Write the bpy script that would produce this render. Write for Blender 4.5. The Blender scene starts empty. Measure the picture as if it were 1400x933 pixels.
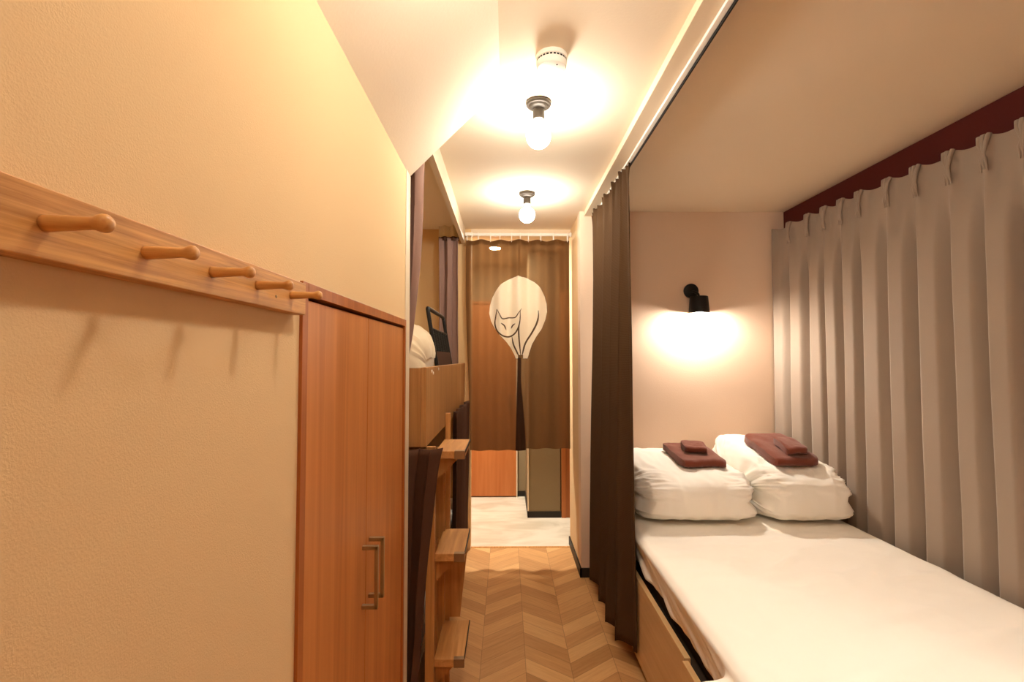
import bpy, bmesh, math, random
from mathutils import Vector, Matrix, noise
from math import sin, cos, pi, exp, sqrt, floor
random.seed(7)
sc = bpy.context.scene
col = sc.collection

# ------------------------------------------------------------------ materials
def lin(c):
    out = []
    for v in c[:3]:
        v = v / 255.0
        out.append(v / 12.92 if v <= 0.04045 else ((v + 0.055) / 1.055) ** 2.4)
    return (*out, 1.0)

def new_mat(name):
    m = bpy.data.materials.new(name)
    m.use_nodes = True
    nt = m.node_tree
    return m, nt, nt.nodes, nt.links, nt.nodes['Principled BSDF']

def plain(name, rgb, rough=0.6, metal=0.0, bump=0.0, bscale=200.0, vary=0.0, vscale=6.0, spec=0.3):
    m, nt, N, L, p = new_mat(name)
    p.inputs['Base Color'].default_value = lin(rgb)
    p.inputs['Roughness'].default_value = rough
    p.inputs['Metallic'].default_value = metal
    p.inputs['Specular IOR Level'].default_value = spec
    tc = N.new('ShaderNodeTexCoord')
    if vary > 0:
        n = N.new('ShaderNodeTexNoise'); n.inputs['Scale'].default_value = vscale; n.inputs['Detail'].default_value = 4
        L.new(tc.outputs['Object'], n.inputs['Vector'])
        mx = N.new('ShaderNodeMix'); mx.data_type = 'RGBA'
        a = lin(rgb); 
        mx.inputs['A'].default_value = tuple(v * (1 - vary) for v in a[:3]) + (1,)
        mx.inputs['B'].default_value = tuple(min(1, v * (1 + vary)) for v in a[:3]) + (1,)
        L.new(n.outputs['Fac'], mx.inputs['Factor'])
        L.new(mx.outputs['Result'], p.inputs['Base Color'])
    if bump > 0:
        n = N.new('ShaderNodeTexNoise'); n.inputs['Scale'].default_value = bscale; n.inputs['Detail'].default_value = 3
        L.new(tc.outputs['Object'], n.inputs['Vector'])
        b = N.new('ShaderNodeBump'); b.inputs['Strength'].default_value = bump; b.inputs['Distance'].default_value = 0.004
        L.new(n.outputs['Fac'], b.inputs['Height']); L.new(b.outputs['Normal'], p.inputs['Normal'])
    return m

def wood(name, dark, light, axis='Z', across=45.0, along=1.6, rough=0.42, contrast=(0.3, 0.72)):
    m, nt, N, L, p = new_mat(name)
    tc = N.new('ShaderNodeTexCoord')
    mp = N.new('ShaderNodeMapping')
    s = {'X': (along, across, across), 'Y': (across, along, across), 'Z': (across, across, along)}[axis]
    mp.inputs['Scale'].default_value = s
    L.new(tc.outputs['Object'], mp.inputs['Vector'])
    n = N.new('ShaderNodeTexNoise'); n.inputs['Scale'].default_value = 1.0; n.inputs['Detail'].default_value = 6
    n.inputs['Roughness'].default_value = 0.62; n.inputs['Distortion'].default_value = 0.6
    L.new(mp.outputs['Vector'], n.inputs['Vector'])
    r = N.new('ShaderNodeValToRGB')
    r.color_ramp.elements[0].position = contrast[0]; r.color_ramp.elements[0].color = lin(dark)
    r.color_ramp.elements[1].position = contrast[1]; r.color_ramp.elements[1].color = lin(light)
    L.new(n.outputs['Fac'], r.inputs['Fac']); L.new(r.outputs['Color'], p.inputs['Base Color'])
    p.inputs['Roughness'].default_value = rough
    p.inputs['Specular IOR Level'].default_value = 0.3
    b = N.new('ShaderNodeBump'); b.inputs['Strength'].default_value = 0.08; b.inputs['Distance'].default_value = 0.002
    L.new(n.outputs['Fac'], b.inputs['Height']); L.new(b.outputs['Normal'], p.inputs['Normal'])
    return m

def cloth(name, rgb, rough=0.9, rib_axis=None, rib=90.0, trans=0.0, clear=0.0, bump=0.25, sheen=0.15):
    m, nt, N, L, p = new_mat(name)
    p.inputs['Base Color'].default_value = lin(rgb)
    p.inputs['Roughness'].default_value = rough
    p.inputs['Specular IOR Level'].default_value = 0.1
    p.inputs['Sheen Weight'].default_value = sheen
    tc = N.new('ShaderNodeTexCoord')
    if rib_axis:
        w = N.new('ShaderNodeTexWave'); w.bands_direction = rib_axis; w.inputs['Scale'].default_value = rib
        w.inputs['Distortion'].default_value = 1.5; w.inputs['Detail'].default_value = 2; w.inputs['Detail Scale'].default_value = 1.0
        L.new(tc.outputs['Object'], w.inputs['Vector']); h = w.outputs['Fac']
        mx = N.new('ShaderNodeMix'); mx.data_type = 'RGBA'
        a = lin(rgb)
        mx.inputs['A'].default_value = tuple(v * 0.8 for v in a[:3]) + (1,)
        mx.inputs['B'].default_value = tuple(v * 1.15 for v in a[:3]) + (1,)
        L.new(h, mx.inputs['Factor']); L.new(mx.outputs['Result'], p.inputs['Base Color'])
    else:
        n = N.new('ShaderNodeTexNoise'); n.inputs['Scale'].default_value = 350; n.inputs['Detail'].default_value = 2
        L.new(tc.outputs['Object'], n.inputs['Vector']); h = n.outputs['Fac']
    b = N.new('ShaderNodeBump'); b.inputs['Strength'].default_value = bump; b.inputs['Distance'].default_value = 0.002
    L.new(h, b.inputs['Height']); L.new(b.outputs['Normal'], p.inputs['Normal'])
    out = N['Material Output']; last = p.outputs['BSDF']
    if trans > 0:
        t = N.new('ShaderNodeBsdfTranslucent'); t.inputs['Color'].default_value = lin(rgb)
        ms = N.new('ShaderNodeMixShader'); ms.inputs['Fac'].default_value = trans
        L.new(last, ms.inputs[1]); L.new(t.outputs['BSDF'], ms.inputs[2]); last = ms.outputs['Shader']
    if clear > 0:
        t = N.new('ShaderNodeBsdfTransparent'); t.inputs['Color'].default_value = (1, 0.93, 0.82, 1)
        ms = N.new('ShaderNodeMixShader'); ms.inputs['Fac'].default_value = clear
        L.new(last, ms.inputs[1]); L.new(t.outputs['BSDF'], ms.inputs[2]); last = ms.outputs['Shader']
    L.new(last, out.inputs['Surface'])
    return m

def glow(name, rgb, strength):
    m, nt, N, L, p = new_mat(name)
    e = N.new('ShaderNodeEmission'); e.inputs['Color'].default_value = (*rgb, 1); e.inputs['Strength'].default_value = strength
    L.new(e.outputs['Emission'], N['Material Output'].inputs['Surface'])
    return m

def chevron_floor():
    m, nt, N, L, p = new_mat('chevron_wood')
    tc = N.new('ShaderNodeTexCoord'); sp = N.new('ShaderNodeSeparateXYZ')
    L.new(tc.outputs['Object'], sp.inputs['Vector'])
    def M(op, a, b=None, c=None):
        n = N.new('ShaderNodeMath'); n.operation = op
        for i, v in enumerate((a, b, c)):
            if v is None: continue
            if isinstance(v, (int, float)): n.inputs[i].default_value = v
            else: L.new(v, n.inputs[i])
        return n.outputs[0]
    W = 0.2125; PW = 0.107; SL = 0.72
    xs = M('DIVIDE', M('SUBTRACT', sp.outputs['X'], 0.093 - 4 * W), W)
    ci = M('FLOOR', xs); fr = M('SUBTRACT', xs, ci)
    odd = M('MODULO', ci, 2.0)                       # apex line at even boundaries
    tri = M('ADD', M('MULTIPLY', M('SUBTRACT', 1.0, odd), fr), M('MULTIPLY', odd, M('SUBTRACT', 1.0, fr)))
    yy = M('ADD', sp.outputs['Y'], M('MULTIPLY', tri, W * SL))
    pi_ = M('DIVIDE', yy, PW); pf = M('FLOOR', pi_); ff = M('SUBTRACT', pi_, pf)
    cv = N.new('ShaderNodeCombineXYZ'); L.new(ci, cv.inputs[0]); L.new(pf, cv.inputs[1])
    wn = N.new('ShaderNodeTexWhiteNoise'); wn.noise_dimensions = '2D'; L.new(cv.outputs[0], wn.inputs['Vector'])
    # grain along the plank
    sgn = M('SUBTRACT', 1.0, M('MULTIPLY', odd, 2.0))
    al = M('SUBTRACT', sp.outputs['X'], M('MULTIPLY', M('MULTIPLY', sgn, SL), sp.outputs['Y']))
    gv = N.new('ShaderNodeCombineXYZ')
    L.new(M('MULTIPLY', al, 5.0), gv.inputs[0]); L.new(M('MULTIPLY', yy, 70.0), gv.inputs[1]); L.new(M('MULTIPLY', wn.outputs['Value'], 60.0), gv.inputs[2])
    gn = N.new('ShaderNodeTexNoise'); gn.inputs['Scale'].default_value = 1.0; gn.inputs['Detail'].default_value = 5; gn.inputs['Roughness'].default_value = 0.6
    L.new(gv.outputs[0], gn.inputs['Vector'])
    r1 = N.new('ShaderNodeValToRGB')
    e = r1.color_ramp.elements
    e[0].position = 0.0; e[0].color = lin((168, 121, 74)); e[1].position = 1.0; e[1].color = lin((226, 182, 126))
    k = r1.color_ramp.elements.new(0.5); k.color = lin((200, 152, 99))
    v = M('ADD', M('MULTIPLY', wn.outputs['Value'], 0.62), M('MULTIPLY', M('SUBTRACT', gn.outputs['Fac'], 0.3), 0.75))
    L.new(v, r1.inputs['Fac'])
    d1 = M('MINIMUM', ff, M('SUBTRACT', 1.0, ff)); d2 = M('MULTIPLY', M('MINIMUM', fr, M('SUBTRACT', 1.0, fr)), W / PW)
    joint = M('LESS_THAN', M('MINIMUM', d1, d2), 0.014)
    mx = N.new('ShaderNodeMix'); mx.data_type = 'RGBA'
    L.new(M('MULTIPLY', joint, 0.45), mx.inputs['Factor']); L.new(r1.outputs['Color'], mx.inputs['A']); mx.inputs['B'].default_value = lin((92, 60, 34))
    L.new(mx.outputs['Result'], p.inputs['Base Color'])
    p.inputs['Roughness'].default_value = 0.45; p.inputs['Specular IOR Level'].default_value = 0.3
    return m

def tile_floor():
    m, nt, N, L, p = new_mat('marble_tile')
    tc = N.new('ShaderNodeTexCoord')
    n = N.new('ShaderNodeTexNoise'); n.inputs['Scale'].default_value = 2.2; n.inputs['Detail'].default_value = 7; n.inputs['Distortion'].default_value = 1.4
    mp = N.new('ShaderNodeMapping'); mp.inputs['Rotation'].default_value = (0, 0, 0.5); mp.inputs['Scale'].default_value = (1, 2.6, 1)
    L.new(tc.outputs['Object'], mp.inputs['Vector']); L.new(mp.outputs['Vector'], n.inputs['Vector'])
    r = N.new('ShaderNodeValToRGB')
    r.color_ramp.elements[0].position = 0.35; r.color_ramp.elements[0].color = lin((190, 178, 156))
    r.color_ramp.elements[1].position = 0.6; r.color_ramp.elements[1].color = lin((214, 204, 186))
    L.new(n.outputs['Fac'], r.inputs['Fac']); L.new(r.outputs['Color'], p.inputs['Base Color'])
    p.inputs['Roughness'].default_value = 0.35
    return m

M = {}
M['wallpaper'] = plain('wallpaper', (222, 191, 148), 0.9, bump=0.16, bscale=480, spec=0.1)
M['wallpaper_alcove'] = plain('wallpaper_alcove', (230, 204, 180), 0.9, bump=0.25, bscale=150, spec=0.1)
M['bunk_wall'] = plain('bunk_wall', (222, 188, 138), 0.9, bump=0.2, bscale=150, spec=0.1)
M['ceiling'] = plain('ceiling_paper', (234, 218, 194), 0.9, bump=0.12, bscale=120, spec=0.1)
M['cream_trim'] = plain('cream_trim', (224, 206, 178), 0.5)
M['white_plastic'] = plain('white_plastic', (244, 240, 230), 0.4)
M['black_slot'] = plain('black_slot', (18, 15, 13), 0.7)
M['baseboard'] = plain('baseboard_dark', (38, 30, 22), 0.5)
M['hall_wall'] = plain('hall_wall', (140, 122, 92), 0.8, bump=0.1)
M['rail_wood'] = wood('rail_oak', (160, 104, 48), (220, 164, 96), 'Y', 150, 5, 0.45)
M['peg_wood'] = wood('peg_oak', (184, 124, 62), (226, 172, 104), 'X', 90, 8, 0.4)
M['cab_wood'] = wood('cabinet_cherry', (176, 106, 52), (204, 134, 74), 'Z', 26, 1.0, 0.4)
M['cab_frame'] = wood('cabinet_frame_cherry', (150, 82, 36), (182, 108, 52), 'Z', 30, 1.0, 0.4)
M['bunk_wood'] = wood('bunk_oak', (158, 110, 64), (196, 144, 88), 'Z', 34, 1.2, 0.45)
M['step_wood'] = wood('step_oak', (172, 118, 66), (214, 160, 98), 'Y', 40, 2.5, 0.45)
M['stile_wood'] = wood('stile_oak', (164, 112, 60), (204, 150, 90), 'Z', 40, 1.5, 0.45)
M['door_wood'] = wood('door_orange', (172, 100, 50), (190, 118, 66), 'Z', 22, 1.0, 0.4)
M['bed_panel'] = wood('bed_panel', (208, 170, 120), (222, 188, 140), 'Y', 30, 1.2, 0.45)
M['nickel'] = plain('brushed_nickel', (176, 156, 122), 0.32, metal=0.9)
M['bronze'] = plain('lamp_bronze', (52, 44, 36), 0.5, metal=0.3)
M['black_metal'] = plain('black_metal', (26, 22, 20), 0.5)
M['steel'] = plain('step_cap', (150, 122, 92), 0.4, metal=0.6)
M['maroon'] = plain('pelmet_maroon', (84, 24, 18), 0.7)
M['sheet'] = cloth('white_sheet', (246, 240, 230), 0.85, bump=0.1, sheen=0.05)
M['duvet'] = cloth('white_duvet', (250, 246, 238), 0.9, bump=0.15, sheen=0.1)
M['bunk_bedding'] = cloth('bunk_bedding', (226, 206, 174), 0.9, bump=0.15)
M['towel'] = cloth('brown_towel', (118, 58, 40), 0.95, bump=0.8, sheen=0.4)
M['dark_curtain'] = cloth('dark_brown_drape', (82, 60, 40), 0.92, 'Z', 60, bump=0.35, sheen=0.0)
M['grey_curtain'] = cloth('taupe_drape', (158, 142, 128), 0.75, bump=0.12, sheen=0.25)
M['purple_curtain'] = cloth('mauve_drape', (142, 112, 100), 0.9)
M['brown_curtain'] = cloth('brown_drape', (84, 56, 42), 0.9, sheen=0.0)
M['mesh_band'] = cloth('net_header', (230, 216, 186), 0.9, clear=0.12)
M['noren'] = cloth('noren_linen', (110, 76, 44), 0.95, 'Z', 150, trans=0.16, clear=0.11, bump=0.2, sheen=0.0)
M['print_white'] = cloth('print_cream', (252, 238, 212), 0.95, bump=0.1, trans=0.1)
M['print_line'] = plain('print_line', (92, 70, 48), 0.95)
M['print_ear'] = plain('print_ear', (176, 128, 88), 0.95)
M['print_tail'] = plain('print_tail', (62, 38, 20), 0.95)
M['mesh_black'] = plain('mesh_black', (34, 30, 24), 0.8)
M['dark_fabric'] = cloth('dark_fabric', (78, 52, 38), 0.9, sheen=0.0)
M['core'] = plain('mattress_core', (52, 38, 28), 0.9)  # dark brown puts the shade of the gap below the sheet into the colour
M['floor'] = chevron_floor()
M['tile'] = tile_floor()
WARM = (1.0, 0.95, 0.84)
M['bulb'] = glow('bulb_light', WARM, 48.0)
M['bulb_soft'] = glow('bulb_light_dim', WARM, 26.0)
M['bulb_mid'] = glow('bulb_light_mid', WARM, 48.0)
M['bed_glow'] = glow('bed_downlight_glow', WARM, 235.0)
M['sconce_bulb'] = glow('sconce_light', (1.0, 0.90, 0.77), 560.0)
M['downlight'] = glow('downlight_glow', (1.0, 0.93, 0.80), 1250.0)

# ------------------------------------------------------------------ helpers
def obj(name, bm, mat, parent=None, loc=None, smooth=False, solid=0.0, offset=0.0):
    """bm holds world coordinates; the object's origin is its thing's origin."""
    L = parent['_o'] if parent is not None else (loc or (0, 0, 0))
    L = Vector(L)
    for v in bm.verts: v.co -= L
    bmesh.ops.recalc_face_normals(bm, faces=bm.faces[:]) if solid == 0 else None
    me = bpy.data.meshes.new(name); bm.to_mesh(me); bm.free()
    if smooth:
        for p in me.polygons: p.use_smooth = True
    o = bpy.data.objects.new(name, me); col.objects.link(o)
    me.materials.append(mat)
    if parent is not None: o.parent = parent
    else: o.location = L
    o['_o'] = tuple(L)
    if solid > 0:
        md = o.modifiers.new('thickness', 'SOLIDIFY'); md.thickness = solid; md.offset = offset
    if smooth == 'auto':
        md = o.modifiers.new('edges', 'EDGE_SPLIT'); md.split_angle = math.radians(38)
    return o

def tag(o, label, cat, group=None, kind=None):
    if label: o['label'] = label
    if cat: o['category'] = cat
    if group: o['group'] = group
    if kind: o['kind'] = kind
    return o

def thing(name, label, cat, loc, group=None):
    o = bpy.data.objects.new(name, None); col.objects.link(o)
    o.location = loc; o['_o'] = tuple(loc); o.empty_display_size = 0.05
    return tag(o, label, cat, group)

def struct(name, bm, mat, label, cat, smooth=False):
    o = obj(name, bm, mat, smooth=smooth)
    return tag(o, label, cat, kind='structure')

def box(bm, x0, x1, y0, y1, z0, z1, bevel=0.0, seg=2, mat=None):
    t = bmesh.new()
    bmesh.ops.create_cube(t, size=1.0)
    for v in t.verts:
        v.co = Vector((x0 + (v.co.x + .5) * (x1 - x0), y0 + (v.co.y + .5) * (y1 - y0), z0 + (v.co.z + .5) * (z1 - z0)))
    if bevel > 0:
        bmesh.ops.bevel(t, geom=t.edges[:], offset=bevel, segments=seg, affect='EDGES', profile=0.5)
    if mat is not None: t.transform(mat)
    add(bm, t)
    return bm

def add(bm, t):
    mp = {}
    for v in t.verts: mp[v] = bm.verts.new(v.co)
    for f in t.faces:
        try: bm.faces.new([mp[v] for v in f.verts])
        except ValueError: pass
    t.free()

def B(*a, **k):
    return box(bmesh.new(), *a, **k)

def prism(bm, pts, axis, a, b):
    """polygon pts in the two other axes, extruded along axis from a to b"""
    def P(p, w):
        if axis == 'X': return (w, p[0], p[1])
        if axis == 'Y': return (p[0], w, p[1])
        return (p[0], p[1], w)
    A = [bm.verts.new(P(p, a)) for p in pts]; C = [bm.verts.new(P(p, b)) for p in pts]
    n = len(pts)
    bm.faces.new(A); bm.faces.new(C[::-1])
    for i in range(n): bm.faces.new((A[i], A[(i + 1) % n], C[(i + 1) % n], C[i]))
    return bm

def lathe(bm, prof, origin, axis='Z', n=32):
    """prof: list of (radius, height along axis)"""
    O = Vector(origin); rings = []
    for r, h in prof:
        ring = []
        for k in range(n):
            a = 2 * pi * k / n
            if axis == 'Z': p = (r * cos(a), r * sin(a), h)
            elif axis == 'Y': p = (r * cos(a), h, r * sin(a))
            else: p = (h, r * cos(a), r * sin(a))
            ring.append(bm.verts.new(O + Vector(p)))
        rings.append(ring)
    for i in range(len(rings) - 1):
        for k in range(n):
            bm.faces.new((rings[i][k], rings[i][(k + 1) % n], rings[i + 1][(k + 1) % n], rings[i + 1][k]))
    bm.faces.new(rings[0]); bm.faces.new(rings[-1][::-1])
    return bm

def tube(bm, pts, r, n=10, closed=False):
    pts = [Vector(p) for p in pts]; rings = []
    m = len(pts)
    up = None
    for i, p in enumerate(pts):
        a = pts[i - 1] if (i > 0 or closed) else p
        b = pts[(i + 1) % m] if (i < m - 1 or closed) else p
        t = (b - a).normalized()
        if up is None:
            up = Vector((0, 0, 1)) if abs(t.z) < 0.9 else Vector((1, 0, 0))
        s = t.cross(up).normalized(); up = s.cross(t).normalized()
        rr = r[i] if isinstance(r, (list, tuple)) else r
        rings.append([bm.verts.new(p + s * rr * cos(2 * pi * k / n) + up * rr * sin(2 * pi * k / n)) for k in range(n)])
    for i in range(m if closed else m - 1):
        A = rings[i]; C = rings[(i + 1) % m]
        for k in range(n): bm.faces.new((A[k], A[(k + 1) % n], C[(k + 1) % n], C[k]))
    if not closed:
        bm.faces.new(rings[0][::-1]); bm.faces.new(rings[-1])
    return bm

def grid(bm, fn, nu, nv, close_u=False):
    V = [[bm.verts.new(fn(i / (nu if close_u else nu - 1), j / (nv - 1))) for j in range(nv)] for i in range(nu)]
    for i in range(nu if close_u else nu - 1):
        for j in range(nv - 1):
            a = V[i]; b = V[(i + 1) % nu]
            bm.faces.new((a[j], b[j], b[j + 1], a[j + 1]))
    return V

def lerp(a, b, t): return a + (b - a) * t
def sm(a, b, x):
    t = max(0.0, min(1.0, (x - a) / (b - a))); return t * t * (3 - 2 * t)
def interp(tab, x):
    if x <= tab[0][0]: return tab[0][1]
    for (a, va), (b, vb) in zip(tab, tab[1:]):
        if x <= b: return va + (vb - va) * (x - a) / (b - a)
    return tab[-1][1]
def nz(x, y, z): return noise.noise(Vector((x, y, z)))
def spl(pts, n):
    """Catmull-Rom through pts (tuples), n samples per span"""
    P = [Vector(p) for p in pts]; P = [P[0] * 2 - P[1]] + P + [P[-1] * 2 - P[-2]]
    out = []
    for i in range(1, len(P) - 2):
        for k in range(n):
            t = k / n
            a, b, c, d = P[i - 1], P[i], P[i + 1], P[i + 2]
            out.append(0.5 * (2 * b + (c - a) * t + (2 * a - 5 * b + 4 * c - d) * t * t + (3 * b - a - 3 * c + d) * t ** 3))
    out.append(P[-2]); return out

# ------------------------------------------------------------------ setting
CE = 2.45                      # ceiling height
XL, XR = -0.372, 1.915         # left wall, window wall
YH = 3.20                      # headwall of the bed alcove
YB = -1.50                     # wall behind the camera
YE = 1.815                     # end of the left wall
ZS = 2.150                     # top of the left wall, where the sloped soffit starts
CY0, CY1, CZ1 = 0.862, 1.738, 1.590   # cabinet opening

struct('floor', B(-1.35, 2.05, YB - .1, 3.70, -0.10, 0.0), M['floor'], 'chevron oak plank floor of the room and corridor', 'floor')
struct('floor_hall', B(-1.35, 1.6, 3.70, 5.25, -0.10, 0.0), M['tile'], 'pale marble tile floor beyond the printed curtain', 'floor')
struct('threshold_trim', B(-0.27, 0.5, 3.690, 3.712, -0.05, 0.003), M['rail_wood'], 'thin wooden edging strip between chevron floor and tiles', 'trim')
struct('ceiling', B(-1.35, 2.05, YB - .1, 5.25, CE, CE + .1), M['ceiling'], 'pale wallpapered ceiling over corridor and bed', 'ceiling')

bm = bmesh.new()
box(bm, XL - .08, XL, YB, CY0, 0, CE)
box(bm, XL - .08, XL, CY0, CY1, CZ1, CE)
box(bm, XL - .08, XL, CY1, YE, 0, CE)
box(bm, -1.25, XL - .0801, YE - .08, YE, 0, CE)
struct('wall_left', bm, M['wallpaper'], 'beige textured wallpaper wall carrying the peg rail', 'wall')

# sloped soffit (45 degrees) over the left wall, ends a little beyond the cabinet
bm = bmesh.new()
a0, b0, c0 = (XL, YB, ZS), (0.0, YB, CE + .02), (XL, YB, CE + .02)
a1, b1, c1 = (XL, YE, ZS), (0.0, YE - .09, CE + .02), (XL, YE, CE + .02)
v = [bm.verts.new(p) for p in (a0, b0, c0, a1, b1, c1)]
bm.faces.new((v[0], v[1], v[2])); bm.faces.new((v[3], v[5], v[4]))
bm.faces.new((v[0], v[3], v[4], v[1])); bm.faces.new((v[1], v[4], v[5], v[2])); bm.faces.new((v[2], v[5], v[3], v[0]))
struct('ceiling_slope', bm, M['ceiling'], 'sloping ceiling panel running above the left wall', 'ceiling')

struct('wall_headboard', B(0.5, 2.05, YH, YH + .10, 0, CE), M['wallpaper_alcove'], 'plain beige wall at the head of the bed', 'wall')
struct('wall_corridor', B(0.5, 0.62, YH + .1, 3.76, 0, CE), M['wallpaper'], 'beige corridor wall right of the printed curtain', 'wall')
bm = bmesh.new()
box(bm, XR, XR + .1, YB, 1.1, 0, CE); box(bm, XR, XR + .1, 1.1, 3.0, 0, .75); box(bm, XR, XR + .1, 1.1, 3.0, 2.2, CE); box(bm, XR, XR + .1, 3.0, YH, 0, CE)
box(bm, XR + .06, XR + .1, 1.1, 3.0, .75, 2.2)
struct('wall_right', bm, M['wallpaper_alcove'], 'beige wall behind the grey pleated curtain', 'wall')
struct('wall_back', B(XL - .08, 2.05, YB - .1, YB, 0, CE), M['wallpaper'], 'beige wall behind the viewer', 'wall')
struct('wall_bunk_side', B(-1.35, -1.25, YE - .08, 3.76, 0, CE), M['bunk_wall'], 'tan wall along the back of the bunks', 'wall')
struct('wall_bunk_end', B(-1.25, -0.272, 3.66, 3.76, 0, CE), M['bunk_wall'], 'tan wall at the far end of the bunks', 'wall')

# hall beyond the printed curtain
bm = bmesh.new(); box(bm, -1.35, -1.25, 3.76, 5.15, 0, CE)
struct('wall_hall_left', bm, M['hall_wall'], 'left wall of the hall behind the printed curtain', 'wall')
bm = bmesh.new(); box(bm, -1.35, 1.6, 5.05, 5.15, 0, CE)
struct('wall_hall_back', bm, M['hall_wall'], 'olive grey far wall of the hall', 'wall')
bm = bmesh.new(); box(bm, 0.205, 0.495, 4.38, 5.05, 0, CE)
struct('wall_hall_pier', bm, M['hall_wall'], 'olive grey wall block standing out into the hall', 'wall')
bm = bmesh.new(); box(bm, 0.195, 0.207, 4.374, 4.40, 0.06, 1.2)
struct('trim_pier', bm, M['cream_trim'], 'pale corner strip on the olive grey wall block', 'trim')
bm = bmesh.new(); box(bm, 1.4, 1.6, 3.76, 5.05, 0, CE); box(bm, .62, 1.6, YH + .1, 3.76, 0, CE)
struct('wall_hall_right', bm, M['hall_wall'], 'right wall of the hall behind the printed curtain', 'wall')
bm = bmesh.new()
box(bm, 0.199, 0.501, 4.370, 4.38, 0, .055); box(bm, .195, .205, 4.370, 5.05, 0, .055); box(bm, .118, .205, 5.04, 5.05, 0, .055)
struct('baseboard_hall', bm, M['baseboard'], 'dark skirting round the olive grey wall block', 'baseboard')
bm = bmesh.new()
box(bm, 0.490, 0.5, YH - .01, 3.762, 0, .06); box(bm, 0.490, 0.622, YH - .01, YH, 0, .06)
struct('baseboard_corridor', bm, M['baseboard'], 'dark skirting along the corridor wall corner', 'baseboard')

d = thing('door', 'flat orange wooden door at the far end of the hall', 'door', (-0.28, 5.04, 0)); d['kind'] = 'structure'
obj('door_leaf', B(-0.68, 0.104, 5.012, 5.045, 0.012, 2.02, .002), M['door_wood'], d)
bm = bmesh.new(); box(bm, 0.106, 0.118, 5.0, 5.05, 0, 2.05); box(bm, -.70, -.684, 5.0, 5.05, 0, 2.05)
obj('door_head', B(-.684, .106, 5.0, 5.05, 2.025, 2.05), M['door_wood'], d)
obj('door_frame', bm, M['cream_trim'], d)
bm = bmesh.new(); box(bm, .03, .045, 4.96, 4.975, .93, 1.07, .004); box(bm, .032, .043, 4.965, 5.014, .95, .965); box(bm, .032, .043, 4.965, 5.014, 1.035, 1.05)
obj('handle', bm, M['nickel'], d)
d = thing('door_post', 'orange wooden door frame post at the right of the hall', 'door frame', (0.54, 4.38, 0)); d['kind'] = 'structure'
obj('post', B(0.505, 0.548, 4.36, 4.46, 0, 2.06, .004), M['door_wood'], d)
obj('casing', B(0.548, 0.61, 4.372, 4.44, 0, 2.06, .003), M['door_wood'], d)

# ceiling trims
struct('trim_ceiling', B(0.53, 0.592, YB, YH, CE - .034, CE, .002), M['cream_trim'], 'flat cream board along the ceiling beside the curtain track', 'trim')
bm = bmesh.new(); box(bm, -0.272, 0.5, 3.655, 3.76, CE - .045, CE)
struct('trim_lintel', bm, M['cream_trim'], 'shallow cream lintel above the printed curtain', 'trim')
struct('beam_bunk', B(-0.345, -0.318, YE - .02, 3.655, CE - .115, CE), M['cream_trim'], 'white fascia board above the bunk opening', 'beam')
struct('trim_wall_end', B(XL - .004, XL + .003, CY1 + .006, YE + .002, 0, ZS - .0), M['cream_trim'], 'pale edge strip between cabinet and bunk opening', 'trim')

# ------------------------------------------------------------------ peg rail
XF = -0.350
t = thing('peg_rail', 'oak board with five turned pegs fixed on the left wall', 'peg rail', (XL, 0.3, 1.525))
obj('board', B(XL, XF, -0.28, 0.832, 1.525, 1.580, .0012), M['rail_wood'], t)
pegs = [-0.145, -0.043, 0.058, 0.160, 0.362 - 0.1015 * 1, 0.362, 0.463, 0.567, 0.670, 0.775]
for y in (0.362, 0.463, 0.567, 0.670, 0.775):
    prof = [(.0068, 0), (.0066, .004), (.0062, .012), (.0052, .030), (.0049, .036), (.0056, .039), (.0068, .042), (.0073, .0445), (.0070, .047), (.0052, .0493), (.002, .0502)]
    obj('peg', lathe(bmesh.new(), prof, (XF - .0004, y, 1.5525), 'X', 20), M['peg_wood'], t, smooth=True)
for y in (0.18, 0.725):
    obj('screw', lathe(bmesh.new(), [(.0025, 0), (.0025, .0006), (.001, .0012)], (XF, y, 1.544), 'X', 12), M['nickel'], t)

# ------------------------------------------------------------------ built-in cabinet
t = thing('built_in_cabinet', 'tall orange wood two-door cabinet built into the left wall', 'cabinet', (XL, 1.30, 0))
bm = bmesh.new()
box(bm, XL - .5, XL - .02, CY0 + .001, CY0 + .016, 0, CZ1 - .001); box(bm, XL - .5, XL - .02, CY1 - .016, CY1 - .001, 0, CZ1 - .001)
box(bm, XL - .5, XL - .02, CY0 + .016, CY1 - .016, CZ1 - .02, CZ1 - .001); box(bm, XL - .515, XL - .5, CY0, CY1, 0, CZ1)
obj('carcass', bm, M['cab_frame'], t)
bm = bmesh.new()
box(bm, XL - .03, XL + .006, CY0 - .004, CY0 + .020, 0, CZ1, .001)
box(bm, XL - .03, XL + .006, CY1 - .012, CY1 + .006, 0, CZ1, .001)
box(bm, XL - .03, XL + .006, CY0 + .020, CY1 - .012, CZ1 - .024, CZ1, .001)
box(bm, XL - .03, XL + .004, CY0 + .020, CY1 - .012, 0, .06, .001)
obj('face_frame', bm, M['cab_frame'], t)
YM = 1.292
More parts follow.
